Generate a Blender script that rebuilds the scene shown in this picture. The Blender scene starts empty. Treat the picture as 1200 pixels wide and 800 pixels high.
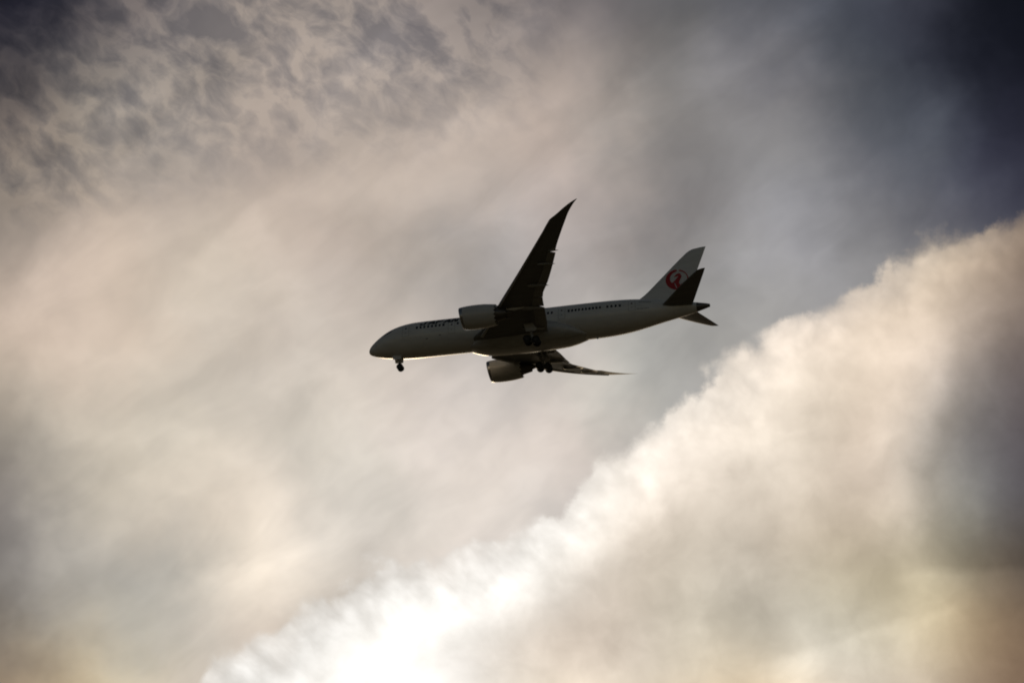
import bpy, bmesh, math, random
import numpy as np
from mathutils import Vector, Matrix

scene = bpy.context.scene
col = scene.collection
random.seed(7)

# ------------------------------------------------------------------ camera
V = lambda *a: Vector(a)
ELEV = math.radians(27.2)             # how high above the horizon the aircraft flies
DIST, FPX = 280.0, 2034.4             # metres to the aircraft, focal length in 1/1200 frame widths
RIGHT = V(1, 0, 0)
UP0 = V(0, -math.sin(ELEV), math.cos(ELEV))
FWD0 = V(0, math.cos(ELEV), math.sin(ELEV))
CAM_POS = V(0, 0, 1.7)
FWD = (FWD0 * FPX - RIGHT * 14.97 - UP0 * 11.19).normalized()
CR = FWD.cross(V(0, 0, 1)).normalized()
CU = CR.cross(FWD).normalized()

cam_data = bpy.data.cameras.new('camera')
cam_data.sensor_width = 36.0
cam_data.lens = FPX / 1200 * 36
cam_data.clip_start, cam_data.clip_end = 0.5, 60000
cam = bpy.data.objects.new('camera', cam_data)
col.objects.link(cam)
rot = Matrix((CR, CU, -FWD)).transposed()
cam.matrix_world = Matrix.Translation(CAM_POS) @ rot.to_4x4()
scene.camera = cam

# ------------------------------------------------------------------ sun, exposure
SUN = (FWD * FPX + CR * (450 - 600) - CU * (890 - 400)).normalized()   # low, behind the bright cloud bank
sun_el = math.asin(SUN.z)
sun_az = math.atan2(SUN.x, SUN.y)
sd = bpy.data.lights.new('sun', 'SUN')
sd.energy = 2.1
sd.angle = math.radians(0.8)
sd.color = (1.0, 0.74, 0.44)
sun = bpy.data.objects.new('sun', sd)
col.objects.link(sun)
sun.rotation_euler = SUN.to_track_quat('Z', 'Y').to_euler()

scene.view_settings.view_transform = 'Standard'
scene.view_settings.look = 'None'
scene.view_settings.exposure = 0.0
scene.view_settings.gamma = 1.0
scene.view_settings.use_curve_mapping = False
scene.render.engine = 'CYCLES'
scene.cycles.use_denoising = True
scene.cycles.max_bounces = 6
scene.cycles.sample_clamp_direct = 3.5
scene.cycles.sample_clamp_indirect = 4.0
scene.cycles.filter_width = 1.9

# ------------------------------------------------------------------ node expressions
class Ex:
    """a float or vector socket with arithmetic"""
    def __init__(s, nt, sock): s.nt, s.s = nt, sock
    def _m(s, op, *a, clamp=False):
        n = s.nt.nodes.new('ShaderNodeMath'); n.operation = op; n.use_clamp = clamp
        for i, v in enumerate((s,) + a):
            if isinstance(v, Ex): s.nt.links.new(v.s, n.inputs[i])
            else: n.inputs[i].default_value = v
        return Ex(s.nt, n.outputs[0])
    def __add__(s, o): return s._m('ADD', o)
    __radd__ = __add__
    def __sub__(s, o): return s._m('SUBTRACT', o)
    def __rsub__(s, o): return (s * -1.0) + o
    def __mul__(s, o): return s._m('MULTIPLY', o)
    __rmul__ = __mul__
    def __truediv__(s, o): return s._m('DIVIDE', o)
    def exp(s): return s._m('EXPONENT')
    def clamp(s): return s._m('ADD', 0.0, clamp=True)
    def maxv(s, o): return s._m('MAXIMUM', o)
    def minv(s, o): return s._m('MINIMUM', o)

def smooth(x, a, b):
    n = x.nt.nodes.new('ShaderNodeMapRange'); n.interpolation_type = 'SMOOTHSTEP'
    x.nt.links.new(x.s, n.inputs[0])
    n.inputs[1].default_value, n.inputs[2].default_value = a, b
    n.inputs[3].default_value, n.inputs[4].default_value = 0, 1
    return Ex(x.nt, n.outputs[0])

def vnode(nt, op, *a):
    n = nt.nodes.new('ShaderNodeVectorMath'); n.operation = op
    for i, v in enumerate(a):
        if isinstance(v, Ex): nt.links.new(v.s, n.inputs[i])
        else: n.inputs[i].default_value = v
    return Ex(nt, n.outputs['Value'] if op == 'DOT_PRODUCT' else n.outputs[0])

def combine(nt, x, y, z=0.0):
    n = nt.nodes.new('ShaderNodeCombineXYZ')
    for i, v in enumerate((x, y, z)):
        if isinstance(v, Ex): nt.links.new(v.s, n.inputs[i])
        else: n.inputs[i].default_value = v
    return Ex(nt, n.outputs[0])

def noise(nt, vec, scale, detail=5, rough=0.5, dist=0.0, out=0):
    n = nt.nodes.new('ShaderNodeTexNoise'); n.noise_dimensions = '2D'
    nt.links.new(vec.s, n.inputs['Vector'])
    n.inputs['Scale'].default_value = scale
    n.inputs['Detail'].default_value = detail
    n.inputs['Roughness'].default_value = rough
    n.inputs['Distortion'].default_value = dist
    return Ex(nt, n.outputs[out])

def curve(x, pts):
    """piecewise smooth curve; pts in data units, x mapped to 0..1 inside"""
    x0, x1 = pts[0][0], pts[-1][0]
    n = x.nt.nodes.new('ShaderNodeFloatCurve')
    c = n.mapping.curves[0]
    ys = [p[1] for p in pts]; y0, y1 = min(ys), max(ys)
    q = [((p[0] - x0) / (x1 - x0), (p[1] - y0) / (y1 - y0)) for p in pts]
    c.points[0].location = q[0]; c.points[1].location = q[-1]
    for a in q[1:-1]: c.points.new(*a)
    n.mapping.update()
    x.nt.links.new(((x - x0) / (x1 - x0)).clamp().s, n.inputs['Value'])
    return Ex(x.nt, n.outputs[0]) * (y1 - y0) + y0

def lin(c):
    c = np.asarray(c, float) / 255
    return np.where(c < .04045, c / 12.92, ((c + .055) / 1.055) ** 2.4)

# ------------------------------------------------------------------ sky and clouds (world)
# The clouds stand in fixed directions of the world sky: a chart of it, in units of about 2.8 degrees, spans the part the
# sun lights from behind; elsewhere the clear sky takes over.
WORLD_STRENGTH = 0.06
CLEAR_TINT = (.64, .455, .33)
world = bpy.data.worlds.new('World'); scene.world = world
world.use_nodes = True
world.cycles.sampling_method = 'MANUAL'; world.cycles.sample_map_resolution = 512
nt = world.node_tree
nt.nodes.clear()
out = nt.nodes.new('ShaderNodeOutputWorld')
bg = nt.nodes.new('ShaderNodeBackground')
bg.inputs['Strength'].default_value = WORLD_STRENGTH
nt.links.new(bg.outputs[0], out.inputs[0])
sky = nt.nodes.new('ShaderNodeTexSky')
sky.sky_type = 'NISHITA'; sky.sun_disc = False
sky.sun_elevation = sun_el; sky.sun_rotation = sun_az
sky.air_density, sky.dust_density, sky.ozone_density = 1.0, 0.6, 2.0
tc = nt.nodes.new('ShaderNodeTexCoord')
dirv = Ex(nt, tc.outputs['Generated'])
df = vnode(nt, 'DOT_PRODUCT', dirv, FWD)
dr = vnode(nt, 'DOT_PRODUCT', dirv, CR)
du = vnode(nt, 'DOT_PRODUCT', dirv, CU)
front = df.maxv(0.15)
X = 6.0 + dr / front * (FPX / 100)
Y = 4.0 - du / front * (FPX / 100)
P = combine(nt, X, Y)

# transmitted light through the cloud layers: (x, y, r, g, b) as an exposure reading of the sky there
VEIL = [
 (0,0,23,23,32),(0.4,0.5,64,62,65),(1,0.3,93,88,90),(1,1,116,110,106),(0.2,1.2,107,98,94),(2,0.6,130,123,119),(2,1.5,156,147,140),(0.2,1.9,130,121,113),
 (0.5,2.6,176,161,149),(1.2,2.3,182,168,155),(3,0.4,148,138,132),(3,1.2,164,152,144),(4,0.4,149,140,135),(4,1.2,168,157,150),(5,0.3,141,132,129),(5,1,158,148,142),
 (6,0.3,134,126,124),(6.2,1.1,173,160,152),(7,0.3,119,113,113),(7,1.1,165,154,146),(8,0.3,101,100,101),(8,1,123,119,116),(8.7,1.3,149,146,146),(9,0.4,98,98,104),
 (9.5,1.1,111,110,114),(10,0.4,69,73,82),(10.5,1,73,77,85),(11,0.4,48,50,60),(11.4,1.1,58,61,71),(11.9,0.2,12,14,21),(11.9,1.2,38,39,51),(11.9,2.2,56,57,70),
 (3,2.3,191,176,163),(2,2.6,192,177,164),(4,2,195,180,167),(5,2,200,184,172),(6,1.8,202,185,172),(6.6,1.6,194,178,167),(7,2,168,157,151),(8,2,129,125,125),
 (9,2,145,144,145),(10,2,115,115,120),(11,2,88,90,101),(10.7,2.6,112,111,115),(0.2,3.3,189,172,158),(1,3.3,207,189,173),(2,3.3,208,193,177),(3,3.1,202,188,173),
 (4,3,193,179,169),(5,2.7,182,172,164),(5.5,3.1,169,161,156),(6,2.4,185,173,165),(6.8,2.6,176,165,160),(7,3.2,166,159,156),(8,3,140,138,137),(9,3,161,159,162),
 (9.8,3,144,143,146),(0.1,4.3,203,185,168),(1,4.2,216,199,182),(2,4.1,207,194,179),(3,4,207,196,184),(3.6,4.5,207,198,186),(4.2,3.6,198,187,177),(4.8,4.5,215,203,194),
 (5.3,4.3,196,189,184),(8,4,171,169,165),(8.6,3.8,163,161,157),(0.1,5.2,162,154,142),(0.8,5,192,181,167),(1.6,5,198,190,175),(2.5,5,213,203,188),(3.4,5.2,217,208,195),
 (4.3,5.2,209,201,189),(5,5.2,233,222,213),(5.5,5.5,242,231,220),(6.2,5.1,222,211,202),(6.8,4.9,227,213,203),(7.2,4.7,204,201,190),(7.6,4.6,192,190,184),(6.6,5.6,219,208,200),
 (0.1,6.2,134,128,125),(0.8,6.2,178,170,158),(1.5,6,209,197,182),(2.3,5.9,232,218,201),(3,6.3,249,236,217),(3.6,6.2,232,219,207),(4.2,6,208,202,192),(5,6.1,222,212,202),
 (5.7,6,234,224,214),(0.1,7.1,127,122,116),(0.8,6.9,174,168,161),(1.6,6.7,181,178,170),(2.2,6.8,197,190,178),(3,7,237,222,205),(3.6,6.8,231,220,205),(0.1,7.8,134,119,102),
 (0.7,7.85,191,176,148),(1.2,7.8,203,188,161),(1.8,7.5,186,181,170),(2.3,7.6,209,200,188),(6.9,1.35,184,171,160),(5.4,1.85,203,187,174),(4.6,2.2,200,185,171),(3.7,2.6,199,183,170),
 (4.7,3.05,184,174,165),(5.75,2.9,168,164,161),(7.3,1.9,161,152,146),(7.6,1.4,138,134,131),(2.9,3,207,194,178),(4.75,3.2,191,181,171),(6.3,2,196,179,169),(0.6,3.9,217,199,182),
 (1.4,4.5,209,194,178),(2.2,4.6,200,191,179),(5.4,5.1,244,231,219),(6,5.6,227,215,204),(7,5.2,193,184,176),(2.95,6.6,252,241,222),(2.6,6.3,241,226,210),(0.3,6.7,145,142,137),
 (0.4,5.7,168,161,150),(1.1,7.1,172,168,161),(0,9.3,184,165,139),(-1.5,7,140,130,118),(-1.5,4,162,148,135),(-1.5,1,115,111,108),(13.5,1,71,71,79),(13.5,-1.5,60,62,70),
 (6,-1.5,98,94,95),(0,-1.5,84,82,86),
]
BANK = [
 (2.5,7.9,.80),(3,7.6,.78),(3.5,7.4,.78),(3.4,7.85,.86),(4.2,7,.78),(3.9,7.6,.86),(4.5,7.75,1.5),(5.0,7.35,1.55),(4.5,7.3,.90),(5,6.75,.86),(5.2,7.0,.95),(5.6,6.55,.88),(5.6,7.0,1.4),(6.2,6.6,1.22),(6.2,6.3,.93),
 (6.6,6.1,.95),(6.75,6.45,1.05),(5.5,7.45,1.0),(5.9,7.3,.95),(6.25,7.05,1.0),(6.55,6.85,.93),(4.2,8.2,1.35),(4,9,1.5),(5.2,9.2,1.1),(2.5,9.2,.9)]
BANK2 = [
 (7,5.9,264,258,248),(7.2,6.2,263,249,235),(7.6,5.5,265,252,239),(8,5.2,263,250,236),(8.5,4.8,258,245,229),(9,4.4,252,237,220),(9.5,4,248,231,213),(10,3.7,242,223,203),
 (10.5,3.4,228,210,189),(11,3.1,212,193,170),(11.5,2.9,194,174,152),(11.9,2.7,165,145,125),(8,5.6,259,246,231),(9,5,246,232,215),(10,4.3,235,218,198),(11,3.7,205,187,167),
 (5.87,7.65,259,248,237),(5.4,7.85,265,259,253),(6.3,7.4,245,229,213),(6.55,7.4,238,221,204),(6.3,7.85,251,238,223),(6.8,7.2,230,214,198),(9,9.3,228,207,172),(12,9.3,168,140,109),
 (7,9.3,253,222,171),(7,6.9,231,218,204),(7.6,6.3,234,220,204),(7.4,7.4,232,219,203),(8.2,6.2,234,222,204),(8.2,7,217,208,191),(9,5.7,228,215,198),(9,6.4,221,207,190),
 (9.3,6.9,197,187,169),(8.6,7.6,229,218,196),(9.5,7.6,211,205,189),(7.2,7.9,253,240,226),(8,7.9,243,229,208),(10,5.2,215,199,181),(10,6.1,197,183,165),(10,6.9,195,182,155),
 (10.6,4.7,205,189,172),(11.1,4.5,176,167,157),(11.6,4.2,149,140,135),(11.9,4.3,122,112,110),(10.8,5.6,196,188,175),(11.3,5.4,141,140,136),(11.9,5.4,101,97,102),(11,6.2,167,162,148),
 (11.6,6.2,134,132,127),(11.9,6.3,105,102,99),(10.8,7,181,166,135),(11.5,6.9,165,147,116),(11.9,7.1,131,112,88),(10.4,7.7,206,194,174),(11.2,7.7,172,156,132),(11.9,7.8,115,95,76),
 (11.9,3.4,146,129,116),(10.56,5.82,203,186,170),(10.82,5.89,184,176,162),(11.08,6.05,155,151,139),(11.44,5.89,138,136,130),(11.08,6.62,173,164,142),(11.08,6.84,179,165,133),(11.86,6.7,101,86,73),
 (9.97,6.96,202,189,161),(9.32,7.3,192,191,183),(9.2,7.7,227,215,196),(9.9,7.5,219,217,207),(10.46,7.5,208,200,180),(11.92,7.67,125,103,83),(10.6,5.2,204,188,171),(10.95,5,181,172,162),
 (11.1,4.1,205,188,175),(10.4,6.4,178,167,148),(7.3,6.65,226,215,200),(7,6.45,252,239,224),(6.75,6.75,240,229,214),(8.8,6.08,226,213,197),(8.5,5.75,255,241,225),(8,6,245,231,215),
 (13.5,3.5,95,83,78),(13.5,6,102,99,97),
]

# values between the readings: scattered interpolation, then laid out as rows of colour ramps
RX0, RX1, RY0, DY = -1.5, 13.5, -1.5, 0.6
NX, NY = 31, 19
LOG0, LOGS = 9.5, 11.0
def grid_values(samples, ridge):
    pts = np.array([q[:2] for q in samples], float)
    val = np.log(np.array([q[2] for q in samples]))
    mean = val.mean(0)
    ker = lambda d2: np.exp(-d2 / (2 * .80 ** 2)) + 0.6 * np.exp(-d2 / (2 * 2.6 ** 2))
    d2 = ((pts[:, None, :] - pts[None, :, :]) ** 2).sum(-1)
    w = np.linalg.solve(ker(d2) + ridge * np.eye(len(pts)), val - mean)
    gx = np.linspace(RX0, RX1, NX); gy = RY0 + DY * np.arange(NY)
    g = np.stack(np.meshgrid(gx, gy), -1)
    dd = ((g[:, :, None, :] - pts[None, None]) ** 2).sum(-1)
    return ker(dd) @ w + mean

veil_s = [(x, y, lin((r, g, b)) + 1e-4) for x, y, r, g, b in VEIL]
bank_s = [(x, y, lin((r, g, b)) + 1e-4) for x, y, r, g, b in BANK2]
warm = np.array([1.0, .965, .91])
for x, y, b in BANK: bank_s.append((x, y, warm * b))

def field(samples, xs, ys, ridge=0.03):
    G = grid_values(samples, ridge)
    u = ((xs - RX0) / (RX1 - RX0)).clamp()
    yc = ys.maxv(RY0 + DY).minv(RY0 + DY * (NY - 2))
    total = None
    sg = .66 * DY
    norm = LOGS * DY / (sg * math.sqrt(2 * math.pi))
    for j in range(NY):
        n = nt.nodes.new('ShaderNodeValToRGB')
        cr = n.color_ramp; cr.interpolation = 'B_SPLINE'
        for i in range(NX):
            p = i / (NX - 1)
            if i == 0: e = cr.elements[0]; e.position = 0
            elif i == NX - 1: e = cr.elements[-1]; e.position = 1
            else: e = cr.elements.new(p)
            e.color = tuple(float(min(1, max(0, (v + LOG0) / LOGS))) for v in G[j, i]) + (1,)
        nt.links.new(u.s, n.inputs[0])
        dy = yc - (RY0 + DY * j)
        wgt = (dy * dy * (-1 / (2 * sg * sg))).exp()
        mx = nt.nodes.new('ShaderNodeMix'); mx.data_type = 'RGBA'; mx.blend_type = 'ADD'; mx.clamp_factor = False
        nt.links.new(wgt.s, mx.inputs[0])
        if total is None: mx.inputs[6].default_value = (0, 0, 0, 1)
        else: nt.links.new(total, mx.inputs[6])
        nt.links.new(n.outputs[0], mx.inputs[7])
        total = mx.outputs[2]
    return vnode(nt, 'MULTIPLY_ADD', Ex(nt, total), (norm,) * 3, (-LOG0,) * 3)      # log radiance

def split(v):
    q = nt.nodes.new('ShaderNodeSeparateXYZ'); nt.links.new(v.s, q.inputs[0])
    return Ex(nt, q.outputs[0]), Ex(nt, q.outputs[1])
def warped(vec, scale, detail, ax, ay, rough=.5):
    w_ = noise(nt, vec, scale, detail, rough, out=1)
    return vnode(nt, 'ADD', vec, vnode(nt, 'MULTIPLY', vnode(nt, 'SUBTRACT', w_, (.5, .5, .5)), (ax, ay, 0.0)))
def mapped(rot_deg, sx, sy, off=0):
    m_ = nt.nodes.new('ShaderNodeMapping'); m_.vector_type = 'TEXTURE'; m_.inputs['Rotation'].default_value = (0, 0, math.radians(rot_deg))
    m_.inputs['Scale'].default_value = (sx, sy, 1); m_.inputs['Location'].default_value = (off, off * .7, 0)
    nt.links.new(P.s, m_.inputs['Vector'])
    return Ex(nt, m_.outputs[0])
def vexp(v): return vnode(nt, 'POWER', (math.e,) * 3, v)

def billow(vec, scale, seed):
    n = nt.nodes.new('ShaderNodeTexVoronoi'); n.voronoi_dimensions = '2D'; n.feature = 'SMOOTH_F1'
    n.inputs['Scale'].default_value = scale
    n.inputs['Smoothness'].default_value = .35
    nt.links.new(vnode(nt, 'ADD', vec, (seed, seed * 1.7, 0)).s, n.inputs['Vector'])
    d = Ex(nt, n.outputs['Distance'])
    return 0.5 - d

# soft warping so that no contour of the layers is smooth
PW = warped(P, 0.62, 4, 1.3, 1.1, .55)
XW, YW = split(PW)
veil = field(veil_s, XW, YW)

# altocumulus texture, strongest in the upper left
PR = warped(mapped(40, 1.25, .9), 1.6, 3, .35, .35)
puff = billow(PR, 2.6, 2.0) * .30 + (noise(nt, PR, 3.3, 5, 0.55) - .5) * 1.45 + (noise(nt, PR, .9, 2, 0.5) - .5) * .7
mask = smooth(X, 7.0, 5.2) * smooth(Y + (X - 3.0) * 0.16, 2.5, .7)
mask = mask.maxv(smooth(X, 2.1, .4) * smooth(Y, 2.9, 1.9))
mm = (puff - .02).minv(.20).maxv(-.34) * (mask * .95 + 0.03) * 1.15
mm3 = vnode(nt, 'MULTIPLY', mm, (1.10, 1.0, .80))          # blue shows in the gaps between the puffs
# broad, soft wisps everywhere else
PS = warped(mapped(-33, 1.7, .95, 3.1), .9, 3, .7, .7)
wisp = (noise(nt, PS, 0.85, 4, 0.5) - 0.5) * 0.62 + (noise(nt, PS, 2.4, 3, 0.5) - 0.5) * 0.16
veil_rgb = vexp(vnode(nt, 'ADD', vnode(nt, 'ADD', veil, mm3), wisp))

# the bright bank that crosses the lower right: rounded billows in three sizes pushed out of its upper edge
PB = warped(P, 1.3, 4, .75, .75, .55)
b1 = billow(PB, 1.05, 0.0); b2 = billow(PB, 2.3, 4.3); b3 = billow(warped(P, 3.0, 2, .25, .25), 5.2, 9.1)
fine = noise(nt, P, 3.4, 6, .62) - .5
edge = curve(X, [(-4,10.2),(-1,9.4),(1.6,8.6),(2.2,8.02),(2.65,7.62),(3.2,7.35),(4,6.83),(4.35,6.62),(5.1,6.42),(5.9,6.24),(6.5,5.88),(7,5.48),(7.6,4.98),(8,4.68),(8.5,4.38),(9,4.02),
                 (9.4,3.72),(10,3.38),(10.5,3.1),(11,2.84),(11.5,2.68),(12,2.42),(13,2.0)])
vary = noise(nt, P, .55, 2, .5)
lumps = b1 * .34 + (b2 * .14 + b3 * .05) * smooth(vary, .36, .66) + (noise(nt, P, .38, 2, .5) - .5) * .50
depth = (Y - edge) * .82 + lumps - .05 + fine * .24
torn = smooth(noise(nt, P, .8, 2, .5), .42, .62)
alpha = (smooth(depth, -0.05, 0.08) * (1.0 - torn) + smooth(depth, -0.11, 0.18) * torn) * 0.66 + smooth(depth, -0.02, 0.48) * 0.34
bank = field(bank_s, XW * 0.35 + X * 0.65, YW * 0.35 + Y * 0.65)
# shading: small filaments near the sunlit rim, soft lumps below
fil = noise(nt, warped(mapped(38, 1.6, .75), 2, 2, .25, .25), 3.0, 4, 0.5) - 0.5
rim = smooth(depth, 1.0, .15)
lump = noise(nt, warped(P, 1.1, 3, .7, .7), 1.15, 5, 0.5) - 0.5
det = fil * rim * (smooth(X, 7.6, 6.2) * .36 + .20) + (b2 + b3 - .1) * rim * .10 + lump * 0.5 + (noise(nt, warped(P, 1.7, 3, .45, .45), 2.6, 4, 0.5) - .5) * .22
# the ribbon along the edge is thick and white, what hangs below it thinner and greyer
nb = (noise(nt, P, 1.5, 5, .55) - .5) * .55
below = smooth(Y - edge + .06 + nb - smooth(X, 7.2, 9.2) * .18 - smooth(X, 5.4, 4.2) * .22, .80, 1.34) * smooth(X, 10.0, 8.6)
det = det - (below - .12) * .24 * smooth(X, 10.0, 8.6)
# a pocket of thin cloud on the right, and two thin tan layers under it
xb = curve(Y, [(3.0,12.2),(3.6,11.6),(4.0,11.15),(4.5,11.05),(5.0,10.85),(5.5,10.68),(6.0,10.72),(6.6,10.95),(7.4,11.6)])
pocket = smooth(X - xb + nb * .6, -.16, .28)
det = det - (pocket - .5) * smooth(Y, 3.4, 4.2) * smooth(Y, 7.0, 6.6) * smooth(X, 9.8, 10.6) * .34
nt2 = nb * .35
t1 = smooth(Y + nt2 - 7.66 + (X - 9.2) * .30, -.05, .10) * smooth(X, 8.5, 9.3) * smooth(X, 11.6, 10.5)
t2 = smooth(Y + nt2 - 6.68 + (X - 11.0) * .04, -.06, .09) * smooth(X, 10.3, 10.9)
det = det + t1 * .16 + t2 * .26 - .08 * smooth(X, 9.0, 10.5) * smooth(Y, 6.0, 6.6)
bank_rgb = vexp(vnode(nt, 'ADD', bank, vnode(nt, 'MULTIPLY', det, (1.0, 1.03, 1.08))))

def mixv(f, a, b):
    n = nt.nodes.new('ShaderNodeMix'); n.data_type = 'RGBA'
    nt.links.new(f.s, n.inputs[0]); nt.links.new(a.s, n.inputs[6]); nt.links.new(b.s, n.inputs[7])
    return Ex(nt, n.outputs[2])
chart = mixv(alpha, veil_rgb, bank_rgb)
chart = vnode(nt, 'MULTIPLY', vnode(nt, 'MINIMUM', chart, (3, 3, 3)), (1 / WORLD_STRENGTH,) * 3)
# outside the part lit from behind, the evening sky under a thin grey layer takes over
dyv = (Y - 4.0).minv(5.0)
far = (X - 6.0) * (X - 6.0) * 0.55 + dyv * dyv
inside = smooth(far, 170.0, 40.0) * smooth(df, 0.3, 0.6)
clear = vnode(nt, 'MULTIPLY', Ex(nt, sky.outputs[0]), CLEAR_TINT)
final = mixv(inside, clear, chart)
nt.links.new(final.s, bg.inputs['Color'])

# ------------------------------------------------------------------ materials
def mat(name, base, rough=0.4, metal=0.0, var=0.08, scale=1.5, coat=0.0, grime=None):
    m = bpy.data.materials.new(name); m.use_nodes = True
    t = m.node_tree; b = t.nodes['Principled BSDF']
    b.inputs['Metallic'].default_value = metal
    b.inputs['Roughness'].default_value = rough
    b.inputs['Coat Weight'].default_value = coat
    b.inputs['Coat Roughness'].default_value = 0.12
    c = t.nodes.new('ShaderNodeTexCoord')
    mp = t.nodes.new('ShaderNodeMapping'); mp.inputs['Scale'].default_value = (0.25, 1, 1)   # streaks run with the airflow
    t.links.new(c.outputs['Object'], mp.inputs['Vector'])
    n = t.nodes.new('ShaderNodeTexNoise'); n.inputs['Scale'].default_value = scale; n.inputs['Detail'].default_value = 6
    t.links.new(mp.outputs[0], n.inputs['Vector'])
    r = t.nodes.new('ShaderNodeMapRange')
    r.inputs[1].default_value, r.inputs[2].default_value = .3, .7
    r.inputs[3].default_value, r.inputs[4].default_value = 1 - var, 1 + var * .5
    t.links.new(n.outputs[0], r.inputs[0])
    vm = t.nodes.new('ShaderNodeVectorMath'); vm.operation = 'SCALE'; vm.inputs[0].default_value = base
    t.links.new(r.outputs[0], vm.inputs['Scale'])
    t.links.new(vm.outputs[0], b.inputs['Base Color'])
    r2 = t.nodes.new('ShaderNodeMapRange')
    r2.inputs[3].default_value, r2.inputs[4].default_value = rough * .85, min(1, rough * 1.25)
    t.links.new(n.outputs[0], r2.inputs[0]); t.links.new(r2.outputs[0], b.inputs['Roughness'])
    return m

def panelled(m, px, pz, w=0.03, dark=0.82):
    """thin joints between skin panels, in the object's own metres"""
    t = m.node_tree; b = t.nodes['Principled BSDF']
    src = b.inputs['Base Color'].links[0].from_socket
    c = t.nodes.new('ShaderNodeTexCoord'); s = t.nodes.new('ShaderNodeSeparateXYZ')
    t.links.new(c.outputs['Object'], s.inputs[0])
    def line(o, period):
        e = Ex(t, s.outputs[o]) / period
        f = e._m('FRACT'); return f._m('LESS_THAN', w / period)
    k = line(0, px).maxv(line(2, pz)) if pz else line(0, px)
    f = 1.0 - k * (1 - dark)
    vm = t.nodes.new('ShaderNodeVectorMath'); vm.operation = 'SCALE'
    t.links.new(src, vm.inputs[0]); t.links.new(f.s, vm.inputs['Scale'])
    t.links.new(vm.outputs[0], b.inputs['Base Color'])
    return m

M = dict(
    white=panelled(mat('white_aircraft_paint', (.72, .72, .71), .30, coat=.4), 6.1, 0),
    finwhite=mat('white_fin_paint', (.74, .74, .73), .32, coat=.4),
    belly=mat('pale_grey_belly_paint', (.46, .455, .44), .26, coat=.6, var=.18),
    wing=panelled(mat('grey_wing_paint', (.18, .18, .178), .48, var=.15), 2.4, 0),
    flap=mat('grey_flap_paint', (.30, .297, .29), .45, var=.12),
    slat=mat('bare_slat_metal', (.5, .5, .5), .34, metal=.6, var=.1),
    nacelle=panelled(mat('white_nacelle_paint', (.60, .60, .59), .30, coat=.4), 2.6, 0),
    lip=mat('polished_inlet_metal', (.42, .42, .43), .25, metal=.9),
    hot=mat('heat_stained_metal', (.16, .145, .13), .42, metal=.7, var=.25),
    dark=mat('dark_cavity_metal', (.03, .03, .03), .6, metal=.2),
    glass=mat('cabin_glass', (.012, .013, .016), .12, coat=.5),
    text=mat('black_lettering_paint', (.015, .015, .016), .4),
    red=mat('red_emblem_paint', (.46, .010, .011), .4),
    seam=mat('door_seam', (.30, .30, .30), .5),
    gear=mat('gear_leg_metal', (.38, .38, .38), .4, metal=.3, var=.2),
    tyre=mat('tyre_rubber', (.018, .018, .018), .75, var=.2),
    rim=mat('wheel_rim_metal', (.05, .05, .05), .55, metal=.3),
    fan=mat('fan_blade_metal', (.06, .06, .065), .4, metal=.7),
)

# ------------------------------------------------------------------ mesh helpers  (body frame: x metres aft of the nose, y to port, z up)
REFX = 26.0
def B(x, y, z): return V(REFX - x, y, z)

def make(name, verts, faces, m, parent, smooth_ang=35, mats=None, recalc=True, matidx=None):
    me = bpy.data.meshes.new(name)
    bm = bmesh.new()
    vs = [bm.verts.new(v) for v in verts]
    for k, f in enumerate(faces):
        if len(set(f)) < 3: continue
        try:
            fc = bm.faces.new([vs[i] for i in f])
            if matidx: fc.material_index = matidx[k]
        except ValueError: pass
    bmesh.ops.remove_doubles(bm, verts=bm.verts, dist=1e-5)
    if recalc: bmesh.ops.recalc_face_normals(bm, faces=bm.faces)
    for f in bm.faces: f.smooth = True
    bm.to_mesh(me); bm.free()
    me.set_sharp_from_angle(angle=math.radians(smooth_ang))
    for q in (mats or [m]): me.materials.append(q)
    o = bpy.data.objects.new(name, me); col.objects.link(o)
    o.parent = parent
    return o

def loft(rings, cap0=True, cap1=True, closed=True):
    n = len(rings[0]); verts = [p for r in rings for p in r]; faces = []
    for i in range(len(rings) - 1):
        for j in range(n if closed else n - 1):
            k = (j + 1) % n
            faces.append((i * n + j, i * n + k, (i + 1) * n + k, (i + 1) * n + j))
    if cap0: faces.append(tuple(range(n))[::-1])
    if cap1: faces.append(tuple((len(rings) - 1) * n + j for j in range(n)))
    return verts, faces

def join(*vf):
    V_, F_ = [], []
    for v, f in vf:
        o = len(V_); V_ += list(v); F_ += [tuple(i + o for i in q) for q in f]
    return V_, F_

def cyl(p0, p1, r0, r1=None, n=14):
    r1 = r0 if r1 is None else r1
    p0, p1 = Vector(p0), Vector(p1); d = (p1 - p0).normalized()
    a = d.orthogonal().normalized(); b = d.cross(a)
    ring = lambda p, r: [p + a * r * math.cos(2 * math.pi * i / n) + b * r * math.sin(2 * math.pi * i / n) for i in range(n)]
    return loft([ring(p0, r0), ring(p1, r1)])

def slab(pts, off):
    """a plate: polygon pts with thickness vector off"""
    n = len(pts); off = Vector(off); pts = [Vector(p) for p in pts]
    v = [p - off / 2 for p in pts] + [p + off / 2 for p in pts]
    f = [tuple(range(n))[::-1], tuple(range(n, 2 * n))] + [(i, (i + 1) % n, n + (i + 1) % n, n + i) for i in range(n)]
    return v, f

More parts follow.
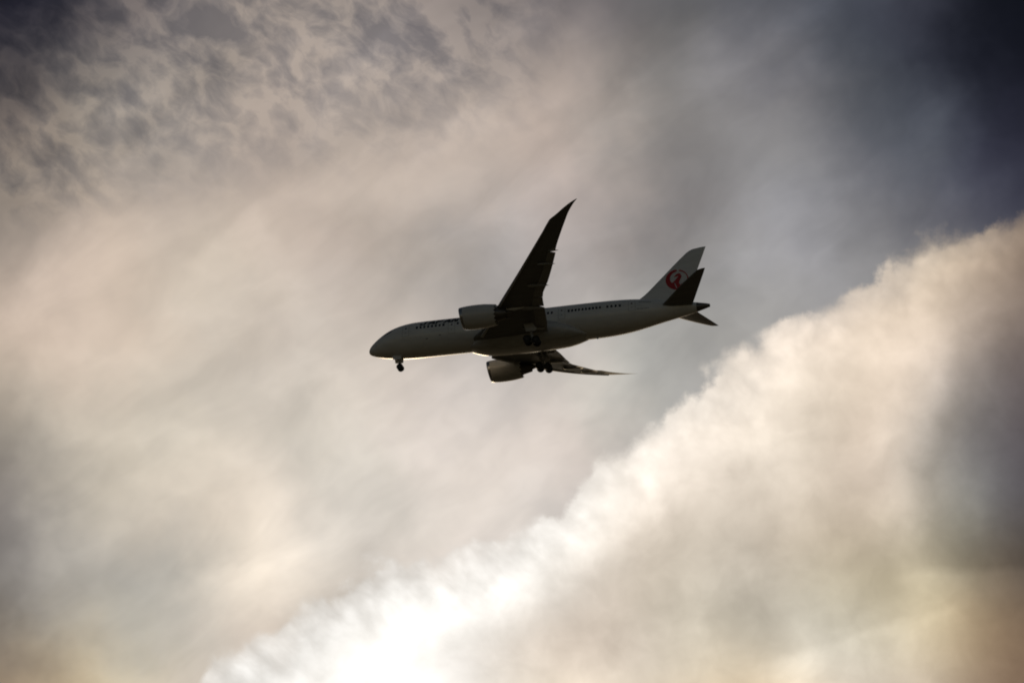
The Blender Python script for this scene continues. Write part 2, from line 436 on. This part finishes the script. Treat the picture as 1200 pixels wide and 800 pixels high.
def pchip(xs, ys):
    xs, ys = np.array(xs, float), np.array(ys, float)
    h = np.diff(xs); d = np.diff(ys) / h
    m = np.zeros(len(xs))
    for i in range(1, len(xs) - 1):
        if d[i - 1] * d[i] > 0:
            w1, w2 = 2 * h[i] + h[i - 1], h[i] + 2 * h[i - 1]
            m[i] = (w1 + w2) / (w1 / d[i - 1] + w2 / d[i])
    m[0], m[-1] = d[0], d[-1]
    def f(x):
        i = int(np.clip(np.searchsorted(xs, x) - 1, 0, len(h) - 1)); t = (x - xs[i]) / h[i]
        return float((2*t**3-3*t**2+1)*ys[i] + (t**3-2*t**2+t)*h[i]*m[i] + (-2*t**3+3*t**2)*ys[i+1] + (t**3-t**2)*h[i]*m[i+1])
    return f

# ------------------------------------------------------------------ the airliner
bx = RIGHT * 0.9792 + UP0 * 0.0971 - FWD0 * 0.1780        # aft
by = RIGHT * -0.2027 + UP0 * 0.4458 - FWD0 * 0.8719       # port
bx.normalize(); by = (by - bx * by.dot(bx)).normalized()
bz = (-bx).cross(by)
ref = CAM_POS + FWD0 * DIST
root = bpy.data.objects.new('airliner', None); col.objects.link(root)
root.empty_display_size = 5
root.matrix_world = Matrix.Translation(ref) @ Matrix((-bx, by, bz)).transposed().to_4x4()
root['label'] = 'white twin engine airliner with red crane tail emblem, landing gear down, flying below clouds'
root['category'] = 'airplane'

ST = [(0,-.85,.03),(.05,-.83,.28),(.15,-.79,.47),(.3,-.73,.66),(.6,-.63,.91),(1,-.52,1.17),(1.5,-.38,1.45),(2,-.25,1.69),(3,-.02,2.09),(4,.16,2.40),(5,.28,2.63),
      (6,.36,2.79),(7,.42,2.89),(8,.455,2.945),(10,.48,2.97),(15,.505,2.97),(20,.53,2.97),(28,.60,2.97),(34,.67,2.97),(38,.72,2.94),(40,.76,2.89),(42,.83,2.78),(44,.93,2.58),
      (46,1.03,2.27),(48,1.10,1.90),(50,1.145,1.53),(52,1.18,1.17),(53,1.21,.97),(54,1.25,.74),(55,1.30,.50),(55.5,1.325,.38),(55.8,1.335,.30)]
fzc = pchip([s[0] for s in ST], [s[1] for s in ST])
frr = pchip([s[0] for s in ST], [s[2] for s in ST])
def fus(x, a, off=0.0):
    """a: angle above the port horizontal"""
    r = frr(x)
    return B(x, (r * .975 + off) * math.cos(a), fzc(x) + (r + off) * math.sin(a))
NF = 64
xs = [0, .02, .05, .1, .2, .3, .45, .6, .8, 1, 1.25, 1.5, 1.75, 2] + [2.5 + .5 * i for i in range(12)] + [9 + i for i in range(30)] + [38.5 + .5 * i for i in range(34)] + [55.5, 55.8]
fuselage = make('fuselage', *loft([[fus(x, 2 * math.pi * j / NF) for j in range(NF)] for x in xs]), M['white'], root)
make('auxiliary_exhaust', *loft([[B(x, r * math.cos(a), min(1.335, fzc(min(x, 55.8))) + r * math.sin(a)) for a in [2 * math.pi * j / 32 for j in range(32)]] for x, r in
     ((53.9, .775), (54.3, .675), (54.8, .555), (55.3, .435), (55.6, .355), (55.95, .25), (56.0, .235), (55.9, .19))]), M['hot'], root)

# decals: flat shapes cut fine and laid on a curved skin
def decal(name, inside, u0, u1, v0, v1, step, place, m, parent, both=False):
    nu, nv = max(1, int(round((u1 - u0) / step))), max(1, int(round((v1 - v0) / step)))
    verts, faces, idx = [], [], {}
    def vid(i, j):
        if (i, j) not in idx:
            idx[i, j] = len(verts); verts.append(place(u0 + (u1 - u0) * i / nu, v0 + (v1 - v0) * j / nv))
        return idx[i, j]
    for i in range(nu):
        for j in range(nv):
            if inside(u0 + (u1 - u0) * (i + .5) / nu, v0 + (v1 - v0) * (j + .5) / nv):
                faces.append((vid(i, j), vid(i + 1, j), vid(i + 1, j + 1), vid(i, j + 1)))
    return make(name, verts, faces, m, parent)

def seg(u, v, a, b):
    ax, ay = a; bx_, by_ = b; dx, dy = bx_ - ax, by_ - ay
    t = max(0, min(1, ((u - ax) * dx + (v - ay) * dy) / (dx * dx + dy * dy + 1e-12)))
    return math.hypot(u - ax - t * dx, v - ay - t * dy)

LET = {'J': [[(.0,.28),(.06,.08),(.28,0),(.52,.08),(.58,.3),(.58,1)]],
       'A': [[(0,0),(.4,1),(.8,0)],[(.15,.34),(.65,.34)]],
       'P': [[(0,0),(0,1),(.45,1),(.66,.88),(.66,.6),(.45,.46),(0,.46)]],
       'N': [[(0,0),(0,1),(.66,0),(.66,1)]]}
def letter_test(ch, w):
    segs = [(l[i], l[i + 1]) for l in LET[ch] for i in range(len(l) - 1)]
    def f(u, v):
        return -0.02 <= v <= 1.02 and any(seg(u, v, a, b) < w for a, b in segs)
    return f
# side lettering above the front windows, slanted
x0, a0, hgt = 9.25, math.radians(25.5), 1.22
for i, ch in enumerate('JAPAN'):
    t = letter_test(ch, .17)
    ox = x0 + 1.31 * i
    decal('lettering', lambda u, v: t((u - ox) / 1.15 - .26 * (v / hgt), v / hgt), ox - .25, ox + 1.5, -.05, hgt + .05, .035,
          lambda u, v: fus(u, a0 + v / 2.97, .006), M['text'], fuselage)
# registration and small stencils by the aft door: too small to read, short dark bars
def bars(x, a_deg, n, w, h, gap, seed):
    rnd = random.Random(seed)
    cells = [(x + i * (w + gap), rnd.random()) for i in range(n)]
    def ins(u, v):
        for cx, q in cells:
            if cx <= u <= cx + w:
                k = (u - cx) / w
                return k < .3 or k > .72 or (v / h > .72 if q > .5 else abs(v / h - .5) < .16)
        return False
    decal('stencil_lettering', ins, x, x + n * (w + gap), 0, h, .03, lambda u, v: fus(u, math.radians(a_deg) + v / 2.5, .006), M['seam'], fuselage)
bars(44.9, 25, 6, .26, .34, .07, 3)
bars(44.6, -7, 9, .17, .20, .05, 4)

# cabin windows: each its own pane, slightly proud
def pane(name, x, a, w, h, m, parent, off=.012, rr=.45):
    ring = []
    for k in range(16):
        t = 2 * math.pi * k / 16
        cu, sv = math.cos(t), math.sin(t)
        e = rr
        ring.append((w / 2 * math.copysign(abs(cu) ** e, cu), h / 2 * math.copysign(abs(sv) ** e, sv)))
    r = frr(x)
    outer = [fus(x + u, a + v / r, off) for u, v in ring]
    inner = [fus(x + u * 1.06, a + v * 1.06 / r, -.02) for u, v in ring]
    verts, faces = loft([inner, outer], cap0=False)
    return make(name, verts, faces, m, parent, 30)
wa = lambda x: math.asin(.86 / 2.97) - (0.012 * max(0, x - 30) / 10)
wx = [8.72 + .634 * i for i in range(8)] + [15.55] + [16.75 + .62 * i for i in range(24)] + [33.75 + .56 * i for i in range(10)] + [39.98 + .66 * i for i in range(4)]
for x in wx: pane('cabin_window', x, wa(x), .33, .52, M['glass'], fuselage)

# doors: a proud leaf inside a dark seam
def door(x, w, az0, az1):
    r = frr(x)
    rows = lambda off, g: [[fus(x + u, math.radians(az) , off) for u in (-w / 2 - g, -w / 4, 0, w / 4, w / 2 + g)]
                           for az in np.linspace(az0 - g * 18, az1 + g * 18, 9)]
    leaf = rows(.012, 0); seam = rows(.006, .045)
    v1, f1 = loft(leaf, False, False, closed=False); v2, f2 = loft(seam, False, False, closed=False)
    v, f = join((v1, f1), (v2, f2))
    d = make('door', v, f, M['white'], root, mats=[M['white'], M['seam']], matidx=[0] * len(f1) + [1] * len(f2))
    pane('door_window', x, math.radians((az0 + az1) / 2 + 11), .24, .32, M['glass'], d, off=.018)
    decal('door_handle', lambda u, v_: True, x - .14, x + .14, 0, .09, .05, lambda u, v_: fus(u, math.radians(az0 + 12) + v_ / r, .02), M['seam'], d)
for x, top in ((6.85, 30), (14.55, 23), (32.6, 30), (43.85, 30)): door(x, 1.05, top - 40, top)
# cargo door and small service hatches low on the side are too faint to part from the skin: one hatch mark each
for x, a, w, h in ((12.6, -20, .3, .22), (14.9, -9, .34, .34), (10.4, -27, .4, .16)):
    decal('service_hatch', lambda u, v: True, x - w / 2, x + w / 2, 0, h, .08, lambda u, v: fus(u, math.radians(a) + v / 2.97, .006), M['seam'], fuselage)

# cockpit glass
for side in (1, -1):
    for (xa, xb, aa, ab) in ((2.05, 3.05, 46, 78), (2.75, 4.15, 27, 47)):
        rows = []
        for k in range(6):
            t = k / 5
            aang = aa + (ab - aa) * t
            row = []
            for q in range(6):
                s = q / 5
                xx = xa + (xb - xa) * s + .42 * t
                a = math.radians(aang)
                row.append(fus(xx, a if side > 0 else math.pi - a, .008))
            rows.append(row)
        make('cockpit_window', *loft(rows, False, False, closed=False), M['glass'], fuselage)

# belly fairing with the wing root blisters
bf_b = pchip([17.2, 18.2, 20, 22.5, 27, 31, 33, 34.8, 36.2], [-2.38, -2.78, -3.10, -3.24, -3.17, -3.02, -2.84, -2.52, -2.2])
bf_w = pchip([17.2, 19, 21, 24, 29, 32, 34.2, 36.2], [1.2, 2.4, 3.0, 3.25, 3.25, 3.02, 2.4, 1.2])
bf_t = pchip([17.2, 19, 22, 30, 33, 36.2], [-2.2, -1.3, -.35, -.35, -1.1, -2.0])
rings = []
for x in [17.2, 17.6, 18, 18.5, 19, 19.5, 20, 21, 22, 23, 24, 25, 26, 27, 28, 29, 30, 31, 32, 33, 33.6, 34.2, 34.8, 35.4, 36.2]:
    zt, zb, w = bf_t(x), bf_b(x), bf_w(x)
    r = []
    for j in range(48):
        a = 2 * math.pi * j / 48; c, s = math.cos(a), math.sin(a)
        h = (zt - zb) if s < 0 else .9
        r.append(B(x, w * math.copysign(abs(c) ** .72, c), zt + h * math.copysign(abs(s) ** .72, s)))
    rings.append(r)
make('belly_fairing', *loft(rings), M['belly'], root)
def antenna(x, y0, a, hgt, l):
    p = fus(x, a); q = fus(x, a, hgt)
    r0 = [fus(x - l / 2, a, -.05), fus(x, a + .012, -.05), fus(x + l / 2, a, -.05), fus(x, a - .012, -.05)]
    r1 = [fus(x - l * .05, a, hgt), fus(x + l * .1, a + .004, hgt), fus(x + l * .35, a, hgt), fus(x + l * .1, a - .004, hgt)]
    make('blade_antenna', *loft([r0, r1]), M['white'], root)
antenna(37.8, 0, -math.pi / 2, .42, .5)
antenna(13.0, 0, math.pi / 2, .3, .5)
antenna(36.0, 0, math.pi / 2, .3, .5)

# aerofoil sections -----------------------------------------------------------
def foil(n=16, t=.11, camber=.012):
    xc = [(1 - math.cos(math.pi * i / n)) / 2 for i in range(n + 1)]
    yt = lambda x: 5 * t * (.2969 * math.sqrt(x) - .126 * x - .3516 * x * x + .2843 * x ** 3 - .1036 * x ** 4)
    cz = lambda x: camber * 4 * x * (1 - x)
    up = [(x, cz(x) + yt(x)) for x in xc]; lo = [(x, cz(x) - yt(x)) for x in xc]
    return up[::-1] + lo[1:-1]            # trailing edge, over the top to the nose, back along the bottom

def wz(y):
    e = max(0.0, abs(y) - 2.9)
    return -1.5 + .10 * e + .0054 * e * e
LE = pchip([0, 2.9, 8, 11.4, 18.55, 24.95, 27.0, 27.8, 28.9, 29.75, 30.06], [16.6, 18.45, 22.0, 24.25, 29.2, 33.8, 35.35, 36.5, 37.95, 39.3, 39.95])
TE = pchip([0, 2.9, 5.77, 8.9, 11.1, 12.8, 14.9, 17.9, 21.2, 22.1, 24.85, 26.4, 27.9, 29.04, 29.8, 30.06], [30.3, 30.3, 30.72, 31.0, 31.15, 31.5, 32.55, 33.85, 35.15, 35.5, 36.8, 37.6, 38.4, 39.2, 39.85, 40.15])
TC = pchip([0, 3, 10, 20, 27, 30.1], [.135, .13, .105, .092, .085, .07])

def wing_ring(y, s, le, te, tc):
    c = te - le; inc = math.radians(2.2 - 3.0 * abs(y) / 30)
    out_ = []
    for u, w in foil(18, tc, .012):
        dx, dz = u - .35, w
        out_.append(B(le + c * .35 + c * (dx * math.cos(inc) + dz * math.sin(inc)), s * y, wz(y) + c * (dz * math.cos(inc) - dx * math.sin(inc))))
    return out_

FLAPS = [(3.1, 9.55, 2.35, 10), (9.75, 11.75, 1.9, 7), (11.95, 21.1, 1.55, 10)]     # y0, y1, chord, deflection
def flap_at(y):
    for a, b, c, d in FLAPS:
        if a - .08 <= y <= b + .08: return c
    return 0

for s in (1, -1):
    ys = sorted(set([0, 2, 2.9] + [3.01, 3.03] + [4 + i for i in range(18)] + [21.18, 21.20] + [22 + .5 * i for i in range(11)] + [27.3, 27.6, 28, 28.4, 28.8, 29.2, 29.5, 29.8, 30.0, 30.06]))
    rings = []
    for y in ys:
        le, te = LE(y), TE(y)
        c = te - le
        if 3.6 < y < 26.9: le += .035 * c
        if 3.02 < y < 21.19: te -= .65
        rings.append(wing_ring(y, s, le, te, TC(y) * c / (te - le) * .95))
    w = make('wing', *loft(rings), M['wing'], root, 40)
    # slats, drooped ahead of the leading edge
    for (ya, yb) in ((3.9, 8.7), (10.8, 14.7), (14.78, 18.7), (18.78, 22.7), (22.78, 26.9)):
        rr_ = []
        for k in range(7):
            y = ya + (yb - ya) * k / 6; c = TE(y) - LE(y); sc_ = c * .15
            tcc = TC(y)
            sec_o = [(.150, tcc * .46), (.10, tcc * .40), (.06, tcc * .325), (.03, tcc * .24), (.01, tcc * .13), (0, 0), (.008, -tcc * .13), (.03, -tcc * .24)]
            sec_i = [(.045, -tcc * .14), (.05, tcc * .02), (.075, tcc * .2), (.11, tcc * .33)]
            dr_ = math.radians(24); px_, pz_ = .15, tcc * .46
            ring = []
            for u, v in sec_o + sec_i:
                du_, dv_ = u - px_, v - pz_
                uu = px_ + du_ * math.cos(dr_) - dv_ * math.sin(dr_) * -1 * -1
                vv = pz_ + dv_ * math.cos(dr_) + du_ * math.sin(dr_)
                ring.append(B(LE(y) + c * (uu + .006), s * y, wz(y) + .01 * c + c * (vv - .02)))
            rr_.append(ring)
        make('slat', *loft(rr_), M['slat'], w)
    # flaps and flaperon, turned down behind the trailing edge
    for (ya, yb, fc, dfl) in FLAPS:
        rr_ = []
        for k in range(9):
            y = ya + (yb - ya) * k / 8
            d = math.radians(dfl)
            taper = 1 - .22 * (y - ya) / (yb - ya) if fc > 1.5 else 1
            c = fc * taper
            xl = TE(y) + .05 - c * math.cos(d)
            zl = wz(y) - .12
            rr_.append([B(xl + c * (u * math.cos(d) + v * math.sin(d)), s * y, zl + c * (v * math.cos(d) - u * math.sin(d))) for u, v in foil(10, .13, .02)])
        make('flap', *loft(rr_), M['flap'], w)
    # flap track fairings
    for y, ln, hh, ww, drop in ((9.65, 4.2, .30, .27, .45), (14.8, 3.6, .22, .22, .32), (19.15, 3.0, .18, .19, .26), (21.6, 1.7, .13, .11, .10)):
        rr_ = []
        xe = TE(y) + .42
        for k in range(13):
            t = k / 12
            rad = math.sin(math.pi * min(1, t * 1.02) ** .62) ** .65 if 0 < t < 1 else .02
            x = xe - ln * (1 - t)
            zc = wz(y) - .30 - hh * .5 * math.sin(math.pi * t) - drop * max(0, (t - .5) / .5) ** 1.4
            rr_.append([B(x, s * y + ww * rad * math.cos(a), zc + hh * rad * math.sin(a)) for a in [2 * math.pi * j / 12 for j in range(12)]])
        make('flap_fairing', *loft(rr_), M['flap'], w)

# engines -----------------------------------------------------------------------
def revolve(prof, y, z, n=48, mod=None):
    rings = []
    for i, (x, r) in enumerate(prof):
        ring = []
        for j in range(n):
            a = 2 * math.pi * j / n
            xx = x + (mod(i, a) if mod else 0)
            zz = z + .018 * (x - 20)
            ring.append(B(xx, y + r * math.cos(a), zz + r * math.sin(a)))
        rings.append(ring)
    return loft(rings, False, False)

for s in (1, -1):
    ey, ez = s * 9.75, -1.66
    # scarfed lip: the top stands forward of the bottom
    prof = [(19.7, 1.44), (18.9, 1.45), (18.3, 1.47), (18.02, 1.52), (17.9, 1.58), (17.86, 1.64), (17.9, 1.70), (18.05, 1.77), (18.4, 1.84), (19, 1.90), (19.8, 1.935), (20.8, 1.935), (21.8, 1.88), (22.7, 1.77),
            (23.25, 1.685), (23.45, 1.655), (23.4, 1.63), (22.8, 1.65), (21.6, 1.70)]
    def scarf(i, a):
        if i < 10: return -.30 * math.sin(a) * max(0, 1 - max(0, prof[i][0] - 18) / 1.2)
        if i in (15, 16): 
            ph = (a / (2 * math.pi) * 16) % 1
            return .30 * (1 - abs(2 * ph - 1)) - .12
        return 0
    n = 96
    v, f = revolve(prof, ey, ez, n, scarf)
    mi = []
    for i in range(len(prof) - 1):
        mi += [(1 if i < 8 else 0)] * n
    eng = make('engine', v, f, M['nacelle'], root, 40, mats=[M['nacelle'], M['lip']], matidx=mi)
    # fan, spinner
    rings_v, rings_f = revolve([(19.62, .02), (19.35, .16), (19.0, .02)][::-1], ey, ez, 20)
    rings_v, rings_f = revolve([(19.0, .01), (19.2, .18), (19.55, .36), (19.8, .40)], ey, ez, 24)
    make('spinner', rings_v, rings_f, M['dark'], eng)
    bl_v, bl_f = [], []
    for b in range(20):
        a = 2 * math.pi * b / 20
        for (r, tw) in ((.36, .2), (1.0, .35), (1.43, .5)):
            pass
        pts = []
        for r, dx, da in ((.34, .12, .06), (.9, .12, .10), (1.43, .10, .12)):
            pts.append((r, -dx, -da, dx, da))
        o = len(bl_v)
        for r, x1, a1, x2, a2 in pts:
            for xx, aa in ((x1, a1), (x2, a2)):
                bl_v.append(B(19.75 + xx, ey + r * math.cos(a + aa), ez + r * math.sin(a + aa)))
        bl_f += [(o, o + 1, o + 3, o + 2), (o + 2, o + 3, o + 5, o + 4)]
    make('fan', bl_v, bl_f, M['fan'], eng)
    # back of the fan duct, core cowl, exhaust plug
    v, f = revolve([(22.0, 1.72), (22.0, 1.2), (22.6, 1.24), (23.4, 1.16), (24.3, .98), (25.15, .78), (25.1, .74), (24.4, .80)], ey, ez, 40)
    make('core_cowl', v, f, M['hot'], eng)
    v, f = revolve([(24.3, .80), (24.4, .55), (25.0, .48), (25.7, .30), (26.15, .06), (26.2, .01)], ey, ez, 28)
    make('exhaust_plug', v, f, M['hot'], eng)
    # nacelle strake
    # pylon
    pp = [(18.9, .26, -.3, .10), (19.6, .42, -.4, .2), (21.2, .46, -.5, .28), (22.9, .16, -.6, .30), (23.9, -.1, -1.02, .30), (25.0, -.35, -1.15, .28), (26.4, -.5, -1.18, .24), (27.8, -.55, -1.02, .16), (28.8, -.6, -.82, .05)]
    rings = []
    for x, zt, zb, hw in pp:
        rings.append([B(x, ey + hw * k, z) for k, z in ((-.55, zt), (0, zt + .06), (.55, zt), (1, zt - .15), (1, (zt + zb) / 2), (.8, zb + .08), (0, zb), (-.8, zb + .08), (-1, (zt + zb) / 2), (-1, zt - .15))])
    make('pylon', *loft(rings), M['nacelle'], root, 40)

# tail ------------------------------------------------------------------------------
fLE = pchip([2.0, 3.4, 3.8, 4.2, 6.66, 10.89, 11.45, 11.85, 12.08], [42.9, 44.3, 44.95, 45.5, 48.04, 52.3, 52.95, 53.75, 55.3])
fTE = lambda z: 55.9 - (12.08 - z) * .388
def ft(z): return .105 - .02 * (z - 2) / 10
def finhalf(x, z):
    c = fTE(z) - fLE(z); u = min(1, max(0, (x - fLE(z)) / c)); t = ft(z)
    return c * 5 * t * (.2969 * math.sqrt(u) - .126 * u - .3516 * u * u + .2843 * u ** 3 - .1036 * u ** 4)
zs = [1.6, 2.4, 3, 3.4, 3.8, 4.2, 4.8] + [5.5 + .5 * i for i in range(11)] + [10.89, 11.2, 11.45, 11.65, 11.85, 12.0, 12.08]
rings = []
for z in zs:
    le, te = fLE(z), fTE(z); c = te - le
    th = ft(z) if z < 11.3 else ft(z) * max(.15, (12.1 - z) / .8)
    # the fixed fin ends where the rudder starts
    rings.append([B(le + c * u, c * w, z) for u, w in foil(20, th, 0)])
fin = make('tail_fin', *loft(rings), M['finwhite'], root, 40)
# rudder: a skin panel proud of the fin's rear third
for_r = []
for z in [3.0 + .5 * i for i in range(17)]:
    te = fTE(z) + .012; xh = fTE(z) - .27 * (fTE(z) - fLE(z))
    for_r.append([B(x, sg * (finhalf(x, z) + .012), z) for sg, seq in ((1, (0, .25, .5, .75, 1)), (-1, (1, .75, .5, .25, 0))) for x in [xh + (te - xh) * q for q in seq]])
make('rudder', *loft(for_r), M['finwhite'], fin, 40)

# the emblem: a red disc cut by a crane with raised wings
ecx, ecz, eR = 51.02, 6.45, 1.83
def emblem(u, v):
    # u to the right (aft), v up, radius 1
    r = math.hypot(u, v)
    if r > 1: return False
    # pale bowl between the wing tips, off centre to the upper right
    bowl = math.hypot((u - .14) / .75, (v - .11) / .70) < 1
    ang = math.degrees(math.atan2(v, u)) % 360
    if seg(u, v, (-.22, -.36), (-.06, -.80)) < .04: return False
    if not bowl:
        if 76 < ang < 90: return False                       # gap between the wing tips at the top
        return True
    if seg(u, v, (-.22, -.36), (-.06, -.80)) < .04: return False      # gap between the left wing and the body
    # body and neck rising inside the bowl
    neck = [(-.02, -.72), (-.12, -.38), (.02, -.12), (.16, .10), (.28, .32), (.20, .48), (.02, .44), (-.20, .30)]
    wid = [.34, .26, .20, .16, .14, .13, .11, .05]
    for i in range(len(neck) - 1):
        (ax, ay), (bx_, by_) = neck[i], neck[i + 1]
        dx, dy = bx_ - ax, by_ - ay
        t = max(0, min(1, ((u - ax) * dx + (v - ay) * dy) / (dx * dx + dy * dy)))
        if math.hypot(u - ax - t * dx, v - ay - t * dy) < wid[i] + (wid[i + 1] - wid[i]) * t: return True
    # feather steps along the wings' lower inside edge
    if v < -.25 and math.hypot(u - .13, v - .10) > .56 + .10 * (int((ang - 180) / 9) % 2): return True
    return False
for sg in (1, -1):
    decal('emblem', lambda u, v: emblem((u - ecx) / eR, (v - ecz) / eR), ecx - eR, ecx + eR, ecz - eR, ecz + eR, .04,
          lambda u, v: B(u, sg * (finhalf(u, v) + .024), v), M['red'], fin)

for s in (1, -1):
    rings = []
    tl = pchip([0, 9.3, 9.7, 9.91], [47.3, 54.88, 55.3, 55.95])
    for y in [0, .6, 1, 2, 3, 4, 5, 6, 7, 8, 9, 9.3, 9.5, 9.7, 9.85, 9.91]:
        le, te = tl(y), 53.0 + .345 * y; c = te - le
        th = .10 if y < 9.4 else .10 * max(.25, (9.95 - y) / .55)
        rings.append([B(le + c * u, s * y, 1.2 + .147 * y + c * w) for u, w in foil(16, th, -.004)])
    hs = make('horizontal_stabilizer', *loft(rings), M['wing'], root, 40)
    rr_ = []
    for y in [1.6 + .5 * i for i in range(16)]:
        te = 53.0 + .345 * y; le = te - .27 * (te - tl(y)); c0 = te - tl(y)
        def hth(x):
            u = min(1, (x - tl(y)) / c0); return c0 * .5 * (.2969 * math.sqrt(u) - .126 * u - .3516 * u * u + .2843 * u ** 3 - .1036 * u ** 4)
        rr_.append([B(x + .012 * q, s * y, 1.2 + .147 * y + sg * (hth(x) + .012)) for sg, seq in ((1, (0, .33, .66, 1)), (-1, (1, .66, .33, 0))) for q in seq for x in [le + (te - le) * q]])
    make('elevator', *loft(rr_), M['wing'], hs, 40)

# landing gear ------------------------------------------------------------------------
def wheel_mesh(r, w):
    prof = [(0, .0), (.18 * w, .0), (.20 * w, .52 * r), (.44 * w, .56 * r), (.50 * w, .68 * r), (.46 * w, .90 * r), (.30 * w, .985 * r), (0, r)]
    full = [(-y, q) for y, q in prof] [1:-1]
    full = [(-.18 * w, .001), (-.20 * w, .50 * r), (-.42 * w, .56 * r), (-.50 * w, .68 * r), (-.46 * w, .90 * r), (-.30 * w, .985 * r), (0, r), (.30 * w, .985 * r), (.46 * w, .90 * r), (.50 * w, .68 * r), (.42 * w, .56 * r), (.20 * w, .50 * r), (.18 * w, .001)]
    n = 36
    rings = [[V(q * math.cos(2 * math.pi * j / n), y, q * math.sin(2 * math.pi * j / n)) for j in range(n)] for y, q in full]
    v, f = loft(rings)
    mi = []
    for i in range(len(full) - 1): mi += [1 if i in (0, 1, 10, 11) else 0] * n
    return v, f, mi + [1, 1]
def add_wheels(parent, spots, r, w):
    first = None
    for p in spots:
        if first is None:
            v, f, mi = wheel_mesh(r, w)
            o = first = make('wheel', v, f, None, parent, 40, mats=[M['tyre'], M['rim']], matidx=mi)
        else:
            o = first.copy(); col.objects.link(o); o.parent = parent
        o.location = p

v, f = join(cyl(B(5.05, 0, -1.9), B(5.25, 0, -3.2), .15), cyl(B(5.25, 0, -3.2), B(5.32, 0, -4.15), .095), cyl(B(5.32, -.42, -4.17), B(5.32, .42, -4.17), .09),
            cyl(B(3.9, 0, -2.2), B(5.22, 0, -3.15), .06), cyl(B(5.2, -.3, -2.85), B(5.2, .3, -2.85), .10), cyl(B(5.08, -.1, -3.3), B(5.08, .1, -3.3), .12))
ng = make('nose_gear', v, f, M['gear'], root)
add_wheels(ng, [B(5.32, .36, -4.17), B(5.32, -.36, -4.17)], .55, .38)
for s in (1, -1):
    make('gear_door', *slab([B(4.15, s * .62, -2.2), B(5.65, s * .62, -2.3), B(5.6, s * .76, -2.95), B(5.2, s * .78, -3.05), B(4.25, s * .76, -2.95)], (0, .05, 0)), M['white'], ng)
    make('landing_light', *cyl(B(5.0, s * .26, -2.85), B(5.14, s * .26, -2.85), .11), M['lip'], ng)

for s in (1, -1):
    y = s * 4.9
    v, f = join(cyl(B(27.75, y + s * .15, -1.1), B(28.08, y, -3.1), .24), cyl(B(28.08, y, -3.1), B(28.17, y, -4.28), .16), cyl(B(27.40, y, -4.12), B(28.94, y, -4.44), .15),
                cyl(B(27.47, y - .66, -4.13), B(27.47, y + .66, -4.13), .10), cyl(B(28.87, y - .66, -4.42), B(28.87, y + .66, -4.42), .10),
                cyl(B(28.05, y, -2.9), B(27.9, s * 2.7, -1.9), .11), cyl(B(28.05, y, -2.7), B(26.1, y - s * .4, -1.4), .10), cyl(B(28.3, y, -3.2), B(28.55, y, -4.0), .06))
    mg = make('main_gear', v, f, M['gear'], root)
    add_wheels(mg, [B(27.47, y + .58, -4.13), B(27.47, y - .58, -4.13), B(28.87, y + .58, -4.42), B(28.87, y - .58, -4.42)], .65, .50)
    make('gear_door', *slab([B(26.9, y + s * .75, -1.35), B(28.3, y + s * .75, -1.25), B(29.1, y + s * .62, -2.6), B(28.8, y + s * .6, -2.85), B(27.35, y + s * .6, -2.85)], (0, .06, 0)), M['belly'], mg)
    make('gear_door', *slab([B(28.75, s * 4.1, -1.2), B(29.95, s * 4.1, -1.15), B(30.1, s * 4.3, -2.1), B(28.9, s * 4.3, -2.1)], (0, .05, 0)), M['belly'], mg)

# ------------------------------------------------------------------ ground far below, out of the picture but it shades the underside
gm = bpy.data.materials.new('dark_fields'); gm.use_nodes = True
t = gm.node_tree; b = t.nodes['Principled BSDF']; b.inputs['Roughness'].default_value = .95
c = t.nodes.new('ShaderNodeTexCoord')
n = t.nodes.new('ShaderNodeTexNoise'); n.inputs['Scale'].default_value = .004; n.inputs['Detail'].default_value = 8
t.links.new(c.outputs['Object'], n.inputs['Vector'])
rp = t.nodes.new('ShaderNodeValToRGB')
rp.color_ramp.elements[0].color, rp.color_ramp.elements[1].color = (.025, .028, .015, 1), (.07, .062, .04, 1)
rp.color_ramp.elements[0].position, rp.color_ramp.elements[1].position = .35, .68
t.links.new(n.outputs[0], rp.inputs[0]); t.links.new(rp.outputs[0], b.inputs['Base Color'])
NG = 64
gv, gf = [], []
for i in range(NG + 1):
    for j in range(NG + 1):
        a, bb = (i / NG * 2 - 1), (j / NG * 2 - 1)
        x, y = 20000 * a * abs(a), 20000 * bb * abs(bb)
        d = math.hypot(x, y)
        gv.append(V(x, y, (math.sin(x * .0021) * math.cos(y * .0017) * 9 if d > 250 else 0) * min(1, d / 3000)))
for i in range(NG):
    for j in range(NG):
        gf.append((i * (NG + 1) + j, (i + 1) * (NG + 1) + j, (i + 1) * (NG + 1) + j + 1, i * (NG + 1) + j + 1))
g = make('ground', gv, gf, gm, None, recalc=False)
g['kind'] = 'structure'
